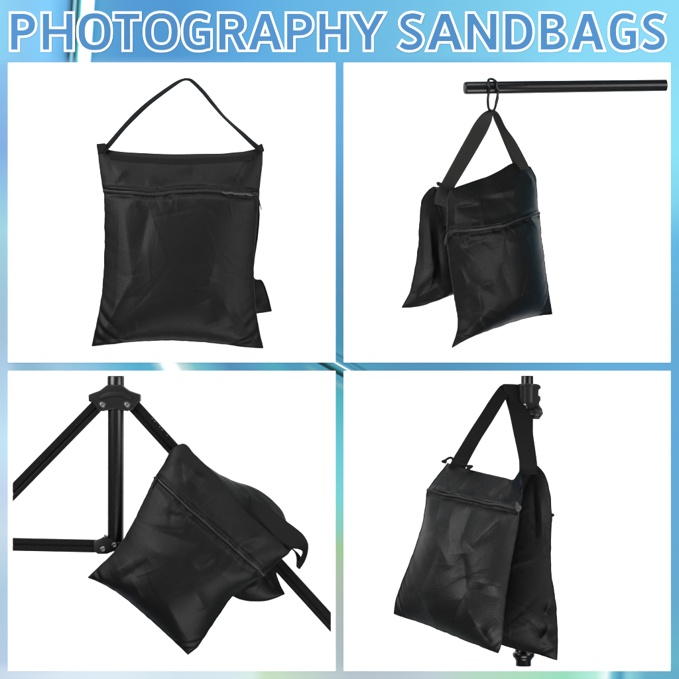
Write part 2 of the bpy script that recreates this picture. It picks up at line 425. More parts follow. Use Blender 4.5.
def tube(name, pts, r, mat, parent=None, ring=10, closed=False):
    p, t = frame(pts)
    if closed:
        t = np.roll(p, -1, 0) - np.roll(p, 1, 0); t /= np.linalg.norm(t, axis=1, keepdims=True)
    n = len(p); rr = np.broadcast_to(np.asarray(r, float), (n,))
    ref = np.array([0, -1.0, 0]) if abs(t[0][1]) < 0.9 else np.array([1.0, 0, 0])
    verts = []; a = np.linspace(0, 2 * math.pi, ring, endpoint=False)
    s = np.cross(t[0], ref); s /= np.linalg.norm(s)
    for i in range(n):
        s = s - t[i] * (s @ t[i]); s /= np.linalg.norm(s) + 1e-12
        b = np.cross(t[i], s)
        for q in a: verts.append(p[i] + rr[i] * (math.cos(q) * s + math.sin(q) * b))
    faces = []
    m = n if closed else n - 1
    for i in range(m):
        for k in range(ring):
            a0, a1 = i * ring + k, i * ring + (k + 1) % ring
            b0, b1 = ((i + 1) % n) * ring + k, ((i + 1) % n) * ring + (k + 1) % ring
            faces.append((a0, a1, b1, b0))
    if not closed:
        faces.append(tuple(range(ring))[::-1]); faces.append(tuple((n - 1) * ring + k for k in range(ring)))
    return mk(name, verts, faces, mat, parent, uv=[(v[0], v[2]) for v in verts])

def strap(name, ctrl, mat, parent, th=0.0016, rib=0.0006, pitch=0.0042, step=0.0011, cols=8):
    """Webbing: ctrl rows are (x, y, d, half-width vector in px: wx, wy, wd)."""
    rows = []
    for (x, y, d, wx, wy, wd) in ctrl:
        c = P(x, y, d); k = S * (D - d - OFF) / D
        rows.append(np.r_[c, wx * k, -wd * k, -wy * k])
    rows = np.array(rows)
    L0 = np.linalg.norm(np.diff(rows[:, :3], axis=0), axis=1).sum()
    n = max(30, int(L0 * 1.1 / step))
    R = spline(rows, n); p, w = R[:, :3], R[:, 3:]
    _, t = frame(p)
    ln = np.r_[0, np.cumsum(np.linalg.norm(np.diff(p, axis=0), axis=1))]
    verts, uvs, faces = [], [], []
    per = 2 * (cols + 1)
    for i in range(n):
        m = np.cross(t[i], w[i]); m /= np.linalg.norm(m) + 1e-12
        hw = np.linalg.norm(w[i])
        rb = rib * math.sin(ln[i] / pitch * 2 * math.pi)
        for sgn in (1, -1):
            for k in range(cols + 1):
                f = (k / cols * 2 - 1) * sgn
                lift = (th / 2 * (1 - 0.55 * abs(f) ** 6) + rb * (1 - abs(f) ** 8))
                verts.append(p[i] + w[i] * f + m * sgn * lift); uvs.append((f * hw, ln[i]))
    for i in range(n - 1):
        for k in range(per):
            a0, a1 = i * per + k, i * per + (k + 1) % per
            faces.append((a0, a1, a1 + per, a0 + per))
    faces.append(tuple(range(per))[::-1]); faces.append(tuple((n - 1) * per + k for k in range(per)))
    return mk(name, verts, faces, mat, parent, uvs)

def prism(name, poly, d0, d1, mat, parent, bevel=0.0015, seg=2):
    """Outline in photo px, real thickness from distance d0 to d1, bevelled."""
    bm = bmesh.new()
    vs = [bm.verts.new(P(x, y, d0)) for x, y in poly]
    f = bm.faces.new(vs)
    r = bmesh.ops.extrude_face_region(bm, geom=[f])
    for v in [g for g in r['geom'] if isinstance(g, bmesh.types.BMVert)]: v.co.y = -(d1 + OFF)
    bmesh.ops.recalc_face_normals(bm, faces=bm.faces)
    if bevel:
        bmesh.ops.bevel(bm, geom=list(bm.edges), offset=bevel, segments=seg, profile=0.6, affect='EDGES', clamp_overlap=True)
    bm.verts.index_update()
    verts = [np.array(v.co) for v in bm.verts]; faces = [[v.index for v in f.verts] for f in bm.faces]
    bm.free()
    return auto_smooth(mk(name, verts, faces, mat, parent), 40)

def sweep(name, p0, p1, prof, mat, parent, hint=(0, -1, 0), cut0=None, cut1=None):
    """Extrude a closed profile (a across, b towards hint; metres) from p0 to p1."""
    p0, p1 = np.asarray(p0), np.asarray(p1)
    t = p1 - p0; t /= np.linalg.norm(t)
    h = np.array(hint, float); h -= t * (h @ t); h /= np.linalg.norm(h)
    s = np.cross(t, h)
    n = len(prof)
    verts = [p0 + s * a + h * b for a, b in prof] + [p1 + s * a + h * b for a, b in prof]
    for c, r0 in ((cut0, 0), (cut1, n)):          # mitre the tip upright
        if c is not None:
            for k in range(r0, r0 + n): verts[k] = verts[k] + t * ((c - verts[k][0]) / t[0])
    faces = [(k, (k + 1) % n, n + (k + 1) % n, n + k) for k in range(n)] + [tuple(range(n))[::-1], tuple(range(n, 2 * n))]
    return auto_smooth(mk(name, verts, faces, mat, parent), 30)

def lathe_axis(name, c, axis, prof, mat, parent, ring=40):
    """Turned part: prof rows (distance along axis, radius), metres."""
    c = np.asarray(c, float); ax = np.array(axis, float); ax /= np.linalg.norm(ax)
    s = np.cross(ax, [0, 1, 0] if abs(ax[1]) < 0.9 else [1, 0, 0]); s /= np.linalg.norm(s); b = np.cross(ax, s)
    verts, faces = [], []
    for (h, r) in prof:
        for k in range(ring):
            q = 2 * math.pi * k / ring
            verts.append(c + ax * h + r * (math.cos(q) * s + math.sin(q) * b))
    for i in range(len(prof) - 1):
        for k in range(ring):
            a0, a1 = i * ring + k, i * ring + (k + 1) % ring
            faces.append((a0, a1, a1 + ring, a0 + ring))
    faces.append(tuple(range(ring))[::-1]); faces.append(tuple((len(prof) - 1) * ring + k for k in range(ring)))
    return auto_smooth(mk(name, verts, faces, mat, parent), 35)

def zipper(pouch, pts, parent, hw=0.0021, teeth=0.0036, pull=None, name='zipper', mat='zip', lift=0.0016):
    """Zip coil laid on the cloth along photo points; optional pull tag hanging from its end."""
    base = spline(np.array(pts, float), 60)
    C3 = []; N3 = []
    for x, y in base:
        p, n = pouch.on(x, y, lift); C3.append(p); N3.append(n)
    C3 = np.array(C3); N3 = np.array(N3)
    ph = abs(pts[0][0]) % 7
    C3[:, 2] += 0.0011 * np.sin(np.linspace(0, 21, 60) + ph) * np.sin(np.linspace(0, 5.1, 60) + 2 * ph)
    for _ in range(4):
        C3[1:-1] = (C3[:-2] + 2 * C3[1:-1] + C3[2:]) / 4; N3[1:-1] = (N3[:-2] + 2 * N3[1:-1] + N3[2:]) / 4
    n = 420
    R = spline(np.hstack([C3, N3]), n); p = R[:, :3]; nn = R[:, 3:]; nn /= np.linalg.norm(nn, axis=1, keepdims=True)
    _, t = frame(p); ln = np.r_[0, np.cumsum(np.linalg.norm(np.diff(p, axis=0), axis=1))]
    prof = [(-2.4, -0.9), (-2.3, 0.15), (-1.05, 0.2), (-0.8, 0.9), (0, 1.25), (0.8, 0.9), (1.05, 0.2), (2.3, 0.15), (2.4, -0.9)]
    verts, faces = [], []; m = len(prof)
    for i in range(n):
        b = np.cross(t[i], nn[i]); b /= np.linalg.norm(b)
        for (a, h) in prof:
            z = h * 0.0008
            if abs(a) < 1: z *= 0.7 + 0.75 * math.sin(ln[i] / teeth * 2 * math.pi + (0.6 if a > 0 else 0))
            verts.append(p[i] + b * a * hw / 2.0 + nn[i] * z)
    for i in range(n - 1):
        for k in range(m - 1):
            a0 = i * m + k; faces.append((a0, a0 + 1, a0 + m + 1, a0 + m))
    zo = mk(name, verts, faces, M[mat], parent)
    if pull:
        (sx, sy), path, r = pull
        sl, sn = pouch.on(sx, sy, 0.0035)
        d = -sl[1] - OFF + 0.002
        slider(zo, sx, sy, d)
        tube('zipper_pull', wcurve([(x, y, d) for x, y in path], 24), r, M['zip'], zo, ring=8)
    return zo

def slider(zo, x, y, d, mat='zip'):
    prism('zipper_slider', [(x - 2.4, y - 1.2), (x - 1, y - 1.8), (x + 1.8, y - 1.4), (x + 2.4, y), (x + 1.8, y + 1.4), (x - 1, y + 1.8), (x - 2.4, y + 1.2)], d - 0.003, d + 0.003, M[mat], zo, 0.0006)

def sheet(name, top, right, bottom, left, mat, parent, U=50, V=30, bulge=0.0, th=0.002, seed=5, wr=0.003, excess=0.0):
    """A plain cloth panel (two-sided, thin but solid)."""
    G = coons(top, right, bottom, left, U, V)
    u = np.linspace(0, 1, U)[None, :]; v = np.linspace(0, 1, V)[:, None]
    n = np.cross(G[-1, 0] - G[0, -1], G[-1, -1] - G[0, 0]); n /= np.linalg.norm(n) + 1e-9
    if n[1] > 0: n = -n
    b = (4 * u * (1 - u)) ** 0.5 * (4 * v * (1 - v)) ** 0.5
    X = G + n * (bulge * b + wr * 2 * noise_grid(V, U, 0.12, seed) * b)[..., None]
    if excess: X = settle(X, n, 0.004, excess, seed, steps=50)
    N = normals(X)
    Y = X - N * th
    verts = np.vstack([X.reshape(-1, 3), Y.reshape(-1, 3)]); faces = []; o = U * V
    for j in range(V - 1):
        for i in range(U - 1):
            a = j * U + i
            faces.append((a, a + 1, a + U + 1, a + U)); faces.append((o + a, o + a + U, o + a + U + 1, o + a + 1))
    rim = [i for i in range(U)] + [j * U + U - 1 for j in range(1, V)] + [(V - 1) * U + i for i in range(U - 2, -1, -1)] + [j * U for j in range(V - 2, 0, -1)]
    for k in range(len(rim)):
        a, c = rim[k], rim[(k + 1) % len(rim)]; faces.append((a, o + a, o + c, c))
    uv = [(i * 0.005, j * 0.005) for j in range(V) for i in range(U)] * 2
    return mk(name, verts, faces, mat, parent, uv)

# ------------------------------------------------------------------ board, panels, lettering
def box(name, x0, x1, z0, z1, y0, y1, mat, bevel=0.0):
    bm = bmesh.new(); bmesh.ops.create_cube(bm, size=1)
    for v in bm.verts:
        v.co.x = x0 if v.co.x < 0 else x1; v.co.y = y0 if v.co.y < 0 else y1; v.co.z = z0 if v.co.z < 0 else z1
    if bevel: bmesh.ops.bevel(bm, geom=list(bm.edges), offset=bevel, segments=2, affect='EDGES')
    me = bpy.data.meshes.new(name); bm.to_mesh(me); bm.free(); me.materials.append(mat)
    o = bpy.data.objects.new(name, me); C.objects.link(o); return o

def pxw(x): return (x - 339.5) * S
def pzw(y): return -(y - 339.5) * S
bd = box('backdrop', -1.1, 1.1, -1.1, 1.1, 0.0, 0.02, board_material()); bd['kind'] = 'structure'
for (x0, x1, y0, y1, lab) in ((8, 335.6, 62.8, 362.4, 'white panel behind the sandbag with its handle standing up'),
                              (343.6, 670.5, 62.8, 362.4, 'white panel behind the sandbag hanging from a carabiner'),
                              (8, 335.6, 370.8, 671, 'white panel behind the tripod stand with a draped sandbag'),
                              (343.6, 670.5, 370.8, 671, 'white panel behind the sandbag hung on an upright pole')):
    o = box('white_panel', pxw(x0), pxw(x1), pzw(y1), pzw(y0), -0.0015, 0.001, M['white'], 0.0004)
    tag(o, lab, 'panel', 'white panels on the blue board')

def sarc(cx, cy, rx, ry, a0, a1, n=2.5, k=28):
    out = []
    for t in np.linspace(math.radians(a0), math.radians(a1), k):
        c, q = math.cos(t), math.sin(t)
        out.append((cx + rx * math.copysign(abs(c) ** (2 / n), c), cy + ry * math.copysign(abs(q) ** (2 / n), q)))
    return out

def letter_loops(ch, w, h, st=6.5, b=5.5):
    """Closed outlines of one heavy capital, y up, lower left corner at 0, 0."""
    if ch == 'H':
        m0, m1 = h * .5 - b / 2, h * .5 + b / 2
        return [[(0, 0), (0, h), (st, h), (st, m1), (w - st, m1), (w - st, h), (w, h), (w, 0), (w - st, 0), (w - st, m0), (st, m0), (st, 0)]]
    if ch == 'T':
        c0, c1 = w / 2 - st / 2, w / 2 + st / 2
        return [[(0, h - b), (0, h), (w, h), (w, h - b), (c1, h - b), (c1, 0), (c0, 0), (c0, h - b)]]
    if ch == 'O':
        return [sarc(w / 2, h / 2, w / 2, h / 2, 0, 352, 2.45, 56), sarc(w / 2, h / 2, w / 2 - st, h / 2 - b, 0, 352, 2.5, 56)]
    if ch == 'D':
        x = w * .38
        return [[(0, 0), (0, h)] + sarc(x, h / 2, w - x, h / 2, 90, -90, 2.3), [(st, b), (st, h - b)] + sarc(x, h / 2, w - x - st, h / 2 - b, 90, -90, 2.3)]
    if ch in 'PR':
        m = .39 * h if ch == 'P' else .42 * h
        x = w * .45; cy = (m + h) / 2; ry = (h - m) / 2; bw = w if ch == 'P' else w * .93
        o = [(0, 0), (0, h)] + sarc(x, cy, bw - x, ry, 90, -90, 2.3)
        if ch == 'R': o = [(0, 0), (0, h)] + sarc(x, cy, bw - x, ry, 90, -62, 2.3) + [(w, 0), (w - st * 1.14, 0), (w * .47, m)]
        o += [(st, m), (st, 0)]
        return [o, [(st, m + b), (st, h - b)] + sarc(x, cy, bw - x - st, ry - b, 90, -90, 2.3)]
    if ch == 'B':
        m = .53 * h; x = w * .42; w1 = w * .93
        o = [(0, 0), (0, h)] + sarc(x, (m + h) / 2, w1 - x, (h - m) / 2, 90, -58, 2.3, 20) + sarc(x, m / 2, w - x, m / 2, 62, -90, 2.3, 20)
        return [o, [(st, m + b * .42), (st, h - b)] + sarc(x, (m + h) / 2 - b * .25, w1 - x - st, (h - m) / 2 - b * .72, 90, -90, 2.3, 18),
                [(st, b), (st, m - b * .5)] + sarc(x, m / 2 + b * .25, w - x - st, m / 2 - b * .75, 90, -90, 2.3, 18)]
    if ch == 'A':
        t = st * .62; y0 = h * .235; y1 = y0 + b * .95; s_ = st * 1.16
        f = lambda y, x0, x1: x0 + (x1 - x0) * y / h
        il = lambda y: s_ + (w / 2 - s_) * y / (h * .86)
        return [[(0, 0), (w / 2 - t, h), (w / 2 + t, h), (w, 0), (w - s_, 0), (w - il(y0), y0), (il(y0), y0), (s_, 0)],
                [(il(y1), y1), (w / 2, h * .80), (w - il(y1), y1)]]
    if ch == 'N':
        return [[(0, 0), (0, h), (st * 1.05, h), (w - st, h * .29), (w - st, h), (w, h), (w, 0), (w - st * 1.05, 0), (st, h * .71), (st, 0)]]
    if ch == 'Y':
        c0, c1 = w / 2 - st / 2, w / 2 + st / 2; y = h * .39
        return [[(c0, 0), (c0, y), (0, h), (st * 1.14, h), (w / 2, h * .55), (w - st * 1.14, h), (w, h), (c1, y), (c1, 0)]]
    if ch == 'G':
        o = sarc(w * .55, h / 2, w * .55, h / 2, 56, 292, 2.45, 44) + [(w * .93, h * .05), (w * .97, h * .075), (w * .97, h * .53), (w * .55, h * .53), (w * .55, h * .53 - b), (w * .97 - st * .95, h * .53 - b), (w * .97 - st * .95, h * .165)]
        o += sarc(w * .55, h / 2, w * .55 - st, h / 2 - b, 282, 62, 2.45, 40) + [(w * .86, h * .80)]
        return [o]
    if ch == 'S':
        c = spline([(.90, .865), (.72, .905), (.52, .92), (.30, .885), (.165, .79), (.17, .67), (.33, .57), (.60, .475), (.80, .37), (.835, .24), (.70, .125), (.45, .08), (.23, .10), (.05, .165)], 90)
        c = c * np.array([w, h]); t = np.gradient(c, axis=0); t /= np.linalg.norm(t, axis=1, keepdims=True)
        nn = np.stack([-t[:, 1], t[:, 0]], 1) * (b + .35) / 2
        return [[tuple(p) for p in (c + nn)] + [tuple(p) for p in (c - nn)[::-1]]]

def glyph(ch, w, h, off):
    cu = bpy.data.curves.new('glyph', 'CURVE'); cu.dimensions = '2D'; cu.fill_mode = 'BOTH'; cu.extrude = 0.5; cu.offset = off
    for k, lp in enumerate(letter_loops(ch, w, h)):
        lp = [p for i, p in enumerate(lp) if math.dist(p, lp[i - 1]) > 0.02]
        area = sum(lp[i - 1][0] * lp[i][1] - lp[i][0] * lp[i - 1][1] for i in range(len(lp)))
        if (area > 0) != (k == 0): lp = lp[::-1]
        sp = cu.splines.new('POLY'); sp.points.add(len(lp) - 1); sp.use_cyclic_u = True
        for p, q in zip(sp.points, lp): p.co = (q[0], q[1], 0, 1)
    o = bpy.data.objects.new('glyph', cu); C.objects.link(o)
    dg = bpy.context.evaluated_depsgraph_get(); dg.update()
    me = o.evaluated_get(dg).to_mesh()
    V = np.array([v.co[:] for v in me.vertices]); F = [list(p.vertices) for p in me.polygons]
    o.evaluated_get(dg).to_mesh_clear()
    bpy.data.objects.remove(o); bpy.data.curves.remove(cu)
    return V, F

BOXES = [('P', 9.1, 37.3), ('H', 40.6, 74.9), ('O', 76.4, 112.9), ('T', 112.6, 141.7), ('O', 142.9, 180), ('G', 181, 213.6), ('R', 217, 248.6), ('A', 246.6, 283.9), ('P', 284.8, 314.4), ('H', 317, 348.9), ('Y', 350, 386.2),
         ('S', 397.5, 425.4), ('A', 425.4, 464.3), ('N', 465, 498.6), ('D', 503, 534.6), ('B', 538.4, 567.8), ('A', 569.2, 605.6), ('G', 607.5, 638.9), ('S', 640.4, 667.7)]
GSIGN = 1
title = thing('title_lettering', 'blue capital letters with white outlines across the top of the board', 'lettering', (0, -0.001, pzw(50)))
for li, (ch, x0, x1) in enumerate(BOXES):
    rnd = 0.8 if ch in 'OGS' else 0
    y0, y1 = 11.6 - rnd * 0.7, 51.9 + rnd * 0.7
    EDGE = 2.15
    w_, h_ = x1 - x0 - 2 * EDGE, y1 - y0 - 2 * EDGE
    Vi, Fi = glyph(ch, w_, h_, 0.0)
    Vo, Fo = glyph(ch, w_, h_, GSIGN * EDGE)
    def place(V, d0, d1):
        W = np.empty_like(V)
        W[:, 0] = (x0 + EDGE + V[:, 0] - 339.5) * S
        W[:, 2] = -((y1 - EDGE - V[:, 1]) - 339.5) * S
        W[:, 1] = np.where(V[:, 2] > 0, -d1, -d0)
        return W
    face = mk('letter', place(Vi, 0.0005, 0.0022), Fi, M['letter_blue'], title, smooth=False)
    mk('letter_outline', place(Vo, 0.0002, 0.0016 + 0.00025 * (li % 2)), Fo, M['letter_white'], face, smooth=False)

# ------------------------------------------------------------------ sandbag with its handle standing up (upper left)
b1 = thing('sandbag', 'black sandbag seen flat from the front with its thin handle standing up in a peak', 'sandbag', P(178, 345, 0.08), 'black saddle sandbags')
F1, R1 = 0.10, 0.045
ZIP1 = [(103.5, 191), (118, 191.5), (135, 193), (150, 194.5), (163, 193.6), (178, 191.4), (195, 190.4), (215, 191.5), (235, 193), (257.5, 194.5)]
front = Pouch('pouch', b1, M['nylon'],
    top=[(98, 147, F1), (106, 149, F1), (120, 151.5, F1), (145, 153, F1), (172, 154, F1), (205, 153.6, F1), (232, 153, F1), (248, 150.5, F1), (262.5, 147, F1)],
    right=[(262.5, 147, F1), (262, 165, F1), (259.5, 185, F1), (258, 196, F1), (256, 225, F1), (253.5, 262, F1 + .004), (254.5, 300, F1 + .004), (258, 325, F1), (263, 348, F1 - .01)],
    bottom=[(92, 346, F1 - .01), (100, 345.2, F1), (120, 343, F1), (145, 340.8, F1), (175, 340.5, F1), (205, 342, F1), (235, 345.4, F1), (250, 347.3, F1), (263, 348, F1 - .01)],
    left=[(98, 147, F1), (99.5, 165, F1), (103, 188, F1), (104.5, 200, F1), (105, 235, F1), (104, 270, F1), (102, 295, F1), (96.5, 325, F1), (92, 346, F1 - .01)],
    thick=0.013, back=0.012, excess=0.007, seed=3, U=100, V=118, zips=[ZIP1], pressure=0.8, heavy=0.6, bend=0.12,
    folds=[((128, 165), (112, 185), 7, 3), ((122, 200), (134, 300), 15, 7), ((150, 205), (140, 255), 9, -5), ((132, 278), (98, 340), 8, 6), 
           ((246, 160), (234, 182), 5, 4), ((252, 156), (243, 176), 4, -3), ((215, 262), (206, 292), 9, 4), ((222, 296), (233, 326), 8, 5), ((206, 300), (216, 322), 8, -4), ((258, 342), (228, 300), 7, 4),
           ((98, 342), (150, 330), 6, 3), ((256, 340), (200, 332), 6, 3), ((108, 160), (125, 200), 6, -3), ((150, 160), (156, 190), 9, 2.5), ((190, 165), (196, 188), 8, -2.5)])
rear = Pouch('pouch', b1, M['nylon'],
    top=[(104, 153, R1), (180, 156, R1), (258, 153, R1)], right=[(258, 153, R1), (259, 220, R1), (253, 274, R1), (262, 281, R1), (267.5, 295, R1), (271.5, 311, R1)],
    bottom=[(120, 308, R1), (190, 312, R1), (240, 314.5, R1), (258, 313, R1), (271.5, 311, R1)], left=[(104, 153, R1), (110, 230, R1), (120, 308, R1)],
    thick=0.012, back=0.014, excess=0.012, seed=8, U=50, V=56)
sheet('bridge', [(104, 153, R1), (180, 156, R1), (258, 153, R1)], [(258, 153, R1), (260, 149, .07), (262.3, 147.6, F1 - .001)], [(98.2, 147.6, F1 - .001), (106, 149.6, F1 - .001), (145, 153.6, F1 - .001), (205, 154.2, F1 - .001), (248, 151, F1 - .001), (262.3, 147.6, F1 - .001)],
      [(104, 153, R1), (101, 149, .07), (98.2, 147.6, F1 - .001)], M['nylon'], b1, U=60, V=16, bulge=0.002, seed=2, wr=0.001)
zipper(front, ZIP1, b1, hw=0.0030, pull=((255, 194), [(256, 194.5), (258.5, 198), (260, 204), (261.5, 210)], 0.0011))
tz = zipper(front, [(222, 191.8), (232, 192.8), (244, 193.8), (254, 194.4)], b1, hw=0.0016, teeth=0.0052, name='zipper_teeth', mat='teeth', lift=.0028)
# stitched webbing band under the top edge
tp = np.array([(110, 156), (125, 159), (150, 161), (178, 162), (210, 161), (235, 159.5), (252, 157)])
rows = []
for x, y in spline(tp, 26):
    p, nn = front.on(x, y, 0.0016); rows.append((x, y, -p[1] - OFF, 0.2, 3.4, 0.0))
strap('stitched_band', rows, M['web'], b1, th=0.0014, rib=0.0005, pitch=0.0052, cols=6)
HN = 1 / S
strap('handle_strap', [(102, 151, F1, 3.0, 2.6, 0.012 * HN), (108.5, 145.4, F1 - .002, 2.5, 1.8, 0.011 * HN), (123, 128.4, F1 - .004, 2.3, 1.7, .012 * HN), (135, 115.8, F1 - .006, 2.3, 2.0, .012 * HN), (147.8, 104, F1 - .01, 2.0, 2.1, .013 * HN),
    (163, 92.4, F1 - .012, 1.5, 2.3, .014 * HN), (176, 83.4, F1 - .012, 1.1, 2.2, .014 * HN), (182.6, 80, F1 - .012, .5, 1.9, .015 * HN), (187.6, 79.4, F1 - .012, -0.4, 1.8, .015 * HN), (192.4, 81.4, F1 - .012, -1.2, 1.5, .015 * HN), (203, 91.8, F1 - .01, -1.6, 1.2, .015 * HN),
    (212.6, 103.6, F1 - .008, -1.5, 1.1, .014 * HN), (222.6, 115.4, F1 - .006, -1.2, 1.0, .014 * HN), (232.4, 124.8, F1 - .005, -1.3, 1.1, .014 * HN), (242, 133.4, F1 - .004, -1.6, 1.4, .013 * HN), (251, 141.8, F1 - .003, -1.9, 1.5, .012 * HN), (260, 149.6, F1, -2.4, 1.8, .012 * HN)], M['web'], b1, th=0.0018)
prism('strap_tab', [(96.8, 144.2), (105.6, 143.4), (107.5, 148.5), (104, 153), (98, 152.6), (97.2, 148)], F1 - .006, F1 + .006, M['web'], b1, 0.0012)
prism('strap_tab', [(257, 146.2), (262.2, 143.6), (263.8, 148), (264.6, 151.6), (259, 152.4), (255.4, 150)], F1 - .006, F1 + .006, M['web'], b1, 0.0012)
tube('loose_thread', wcurve([(98.5, 151, F1 + .004), (97.6, 153.5, F1 + .004), (96.8, 155, F1 + .003)], 10), 0.0006, M['seam'], b1, ring=6)

# ------------------------------------------------------------------ crossbar, carabiner and hanging sandbag (upper right)
bar = thing('crossbar', 'black round metal tube running out sideways above the hanging sandbag', 'bar', P(565, 94, 0.2))
BA, BB = P(466, 88, 0.24), P(666, 85.3, 0.16)
RB = 0.0122 * (D - OFF) / D
ax = (BB - BA) / np.linalg.norm(BB - BA); LB = np.linalg.norm(BB - BA)
lathe_axis('tube', BA, ax, [(0.0008, RB * 0.72), (0, RB * 0.8), (0, RB * 0.97), (0.0012, RB), (LB * .3, RB), (LB, RB * 0.93), (LB, RB * 0.6)], M['gloss'], bar, 48)
lathe_axis('end_cap', BA - ax * 0.0032, ax, [(0, RB * 0.55), (0, RB * 0.86), (0.001, RB * 0.94), (0.003, RB * 0.95)], M['seam'], bar, 40)
carab = thing('carabiner', 'thin black wire carabiner looped over the metal tube', 'carabiner', P(492, 111, 0.235))
loop = [(488.8, 92, .246), (488.6, 85, .249), (488.3, 80.8, .243), (489.6, 79.2, .234), (492.2, 79.2, .228), (495.2, 81, .238), (497, 84.5, .247), (498, 90, .249), (497.6, 95, .245), (496.6, 101, .24), (495.2, 107, .236), (493.8, 110, .235), (491.6, 111, .235),
        (489.4, 109.5, .235), (488.2, 106, .236), (487.9, 99, .24)]
tube('wire', wcurve(loop + [loop[0]], 90)[:-1], 0.0026, M['wire'], carab, ring=10, closed=True)
lathe_axis('gate_sleeve', P(497.7, 96.5, .2445), P(495.6, 105.5, .237) - P(497.7, 96.5, .2445), [(0, 0.0023), (0.0004, 0.003), (0.0135, 0.003), (0.014, 0.0023)], M['wire'], carab, 16)

b2 = thing('sandbag', 'black sandbag hanging by its handle from the carabiner with both pouches spread apart', 'sandbag', P(485, 348, 0.2), 'black saddle sandbags')
ZIP2 = [(449, 232.5), (458, 231), (470, 230.5), (484, 229), (500, 226.5), (515, 221), (528, 216.5), (539, 213)]
front = Pouch('pouch', b2, M['nylon'],
    top=[(450, 190, .30), (456, 187, .29), (466, 183.5, .275), (479, 179, .25), (488, 176, .24), (500, 170, .22), (511, 163.5, .20), (520, 162.5, .18), (530, 166.5, .16)],
    right=[(530, 166.5, .16), (535, 176, .155), (536.5, 186, .155), (537.5, 205, .155), (539.5, 217, .155), (541, 235, .155), (544.5, 262, .158), (548, 288, .158), (552, 314, .15)],
    bottom=[(452, 347.5, .29), (462, 341.5, .29), (476, 335, .28), (495, 328, .255), (515, 321, .22), (535, 316, .18), (552, 314, .15)],
    left=[(450, 190, .30), (448, 200, .305), (447.5, 220, .31), (447, 240, .31), (450, 265, .312), (454, 295, .31), (458, 318, .305), (457, 332, .295), (452, 347.5, .29)],
    thick=0.013, back=0.016, excess=0.013, seed=12, U=92, V=112, zips=[ZIP2], heavy=0.4, bend=0.09,
    folds=[((456, 208), (482, 205), 4, -5), ((455, 200), (452, 228), 4, 5), ((490, 196), (522, 186), 6, 4), ((478, 200), (515, 196), 7, -4), ((524, 170), (535, 186), 4, 4),
           ((452, 240), (475, 262), 6, 5), ((455, 252), (496, 236), 7, -4), ((462, 290), (494, 282), 6, 6), ((466, 297), (484, 330), 6, -6), ((478, 292), (480, 325), 6, 6), ((456, 270), (500, 300), 8, -4),
           ((500, 262), (515, 300), 8, -4), ((505, 245), (530, 238), 9, 4), ((456, 340), (490, 310), 6, 5), ((455, 262), (468, 285), 5, 5)])
rear = Pouch('pouch', b2, M['nylon'],
    top=[(434, 186.5, .215), (445, 187, .215), (462, 188, .2), (490, 179, .16), (512, 170, .12)],
    right=[(512, 170, .12), (512, 220, .12), (508, 278, .12)],
    bottom=[(402, 307.5, .19), (412, 307, .195), (424, 305, .20), (440, 299, .20), (455, 293.5, .18), (480, 286, .15), (508, 278, .12)],
    left=[(434, 186.5, .215), (428.4, 190.6, .216), (424, 196.4, .214), (421.2, 203.6, .212), (419.5, 225, .21), (418.2, 248, .208), (414.5, 272, .205), (410, 292, .198), (402, 307.5, .19)],
    thick=0.020, back=0.016, excess=0.013, seed=21, U=80, V=90, heavy=0.4, bend=0.09,
    folds=[((428, 215), (432, 270), 5, 6), ((438, 225), (442, 280), 5, -6), ((423, 225), (424, 270), 4, -4), ((405, 303), (430, 270), 6, 6), ((416, 300), (440, 285), 6, -5), ((436, 255), (428, 290), 5, 5)])
sheet('bridge', [(434, 188, .214), (445, 189, .213), (462, 190, .199), (490, 181, .159), (512, 172, .119)], [(512, 172, .119), (522, 169, .135), (529.6, 168, .158)],
      [(450.4, 191.4, .298), (456, 188.6, .288), (466, 185, .273), (479, 180.6, .248), (500, 171.6, .218), (511, 165.2, .198), (520, 164, .178), (529.6, 168, .158)], [(434, 188, .214), (441, 190, .255), (450.4, 191.4, .298)], M['nylon'], b2, U=60, V=30, bulge=-0.004, seed=4, wr=.001)
sheet('end_gusset', [(434, 188, .217), (441, 189, .255), (450, 191.5, .298)], [(450, 191.5, .298), (448.4, 206, .298), (448, 222, .295)], [(443, 224, .236), (445, 226, .262), (448, 222, .295)], [(434, 188, .217), (437, 206, .225), (443, 224, .236)],
      M['nylon'], b2, U=40, V=44, bulge=-0.006, seed=9, wr=0.001)
zipper(front, ZIP2, b2, hw=0.0032, pull=((450, 233), [(448.5, 233), (446.5, 236), (445.6, 240), (445.2, 245)], 0.0014))
strap('handle_strap', [(441, 206, .285, 7.2, 2.6, .008 * HN), (443, 196, .285, 7.2, 3.0, .004 * HN), (448, 185, .282, 6.2, 3.2, 0), (456.4, 170.4, .272, 6.4, 3.5, 0), (465.2, 155, .262, 6.7, 3.7, 0), (473.4, 140.6, .252, 6.8, 3.8, 0), (481, 127, .244, 6.6, 4.0, .001 * HN), (487.2, 116.8, .238, 4.6, 3.6, .006 * HN),
    (491.6, 111.2, .235, 0.8, 1.9, .010 * HN), (494.6, 112.6, .232, -2.2, 1.6, .010 * HN), (497.2, 118, .228, -3.7, 1.4, .008 * HN), (502.3, 129, .218, -3.9, 1.6, .007 * HN), (509.8, 142.4, .205, -5.8, 1.6, .004 * HN), (519.2, 161.6, .19, -7.2, .8, .002 * HN), (523, 170, .19, -7.0, .8, 0)],
    M['web_grey'], b2, th=0.0018)
prism('strap_tab', [(436, 182.6), (438.2, 181.6), (450.5, 186.8), (451.5, 190), (449, 190.6), (437, 185.6)], .29, .296, M['web'], b2, 0.001)

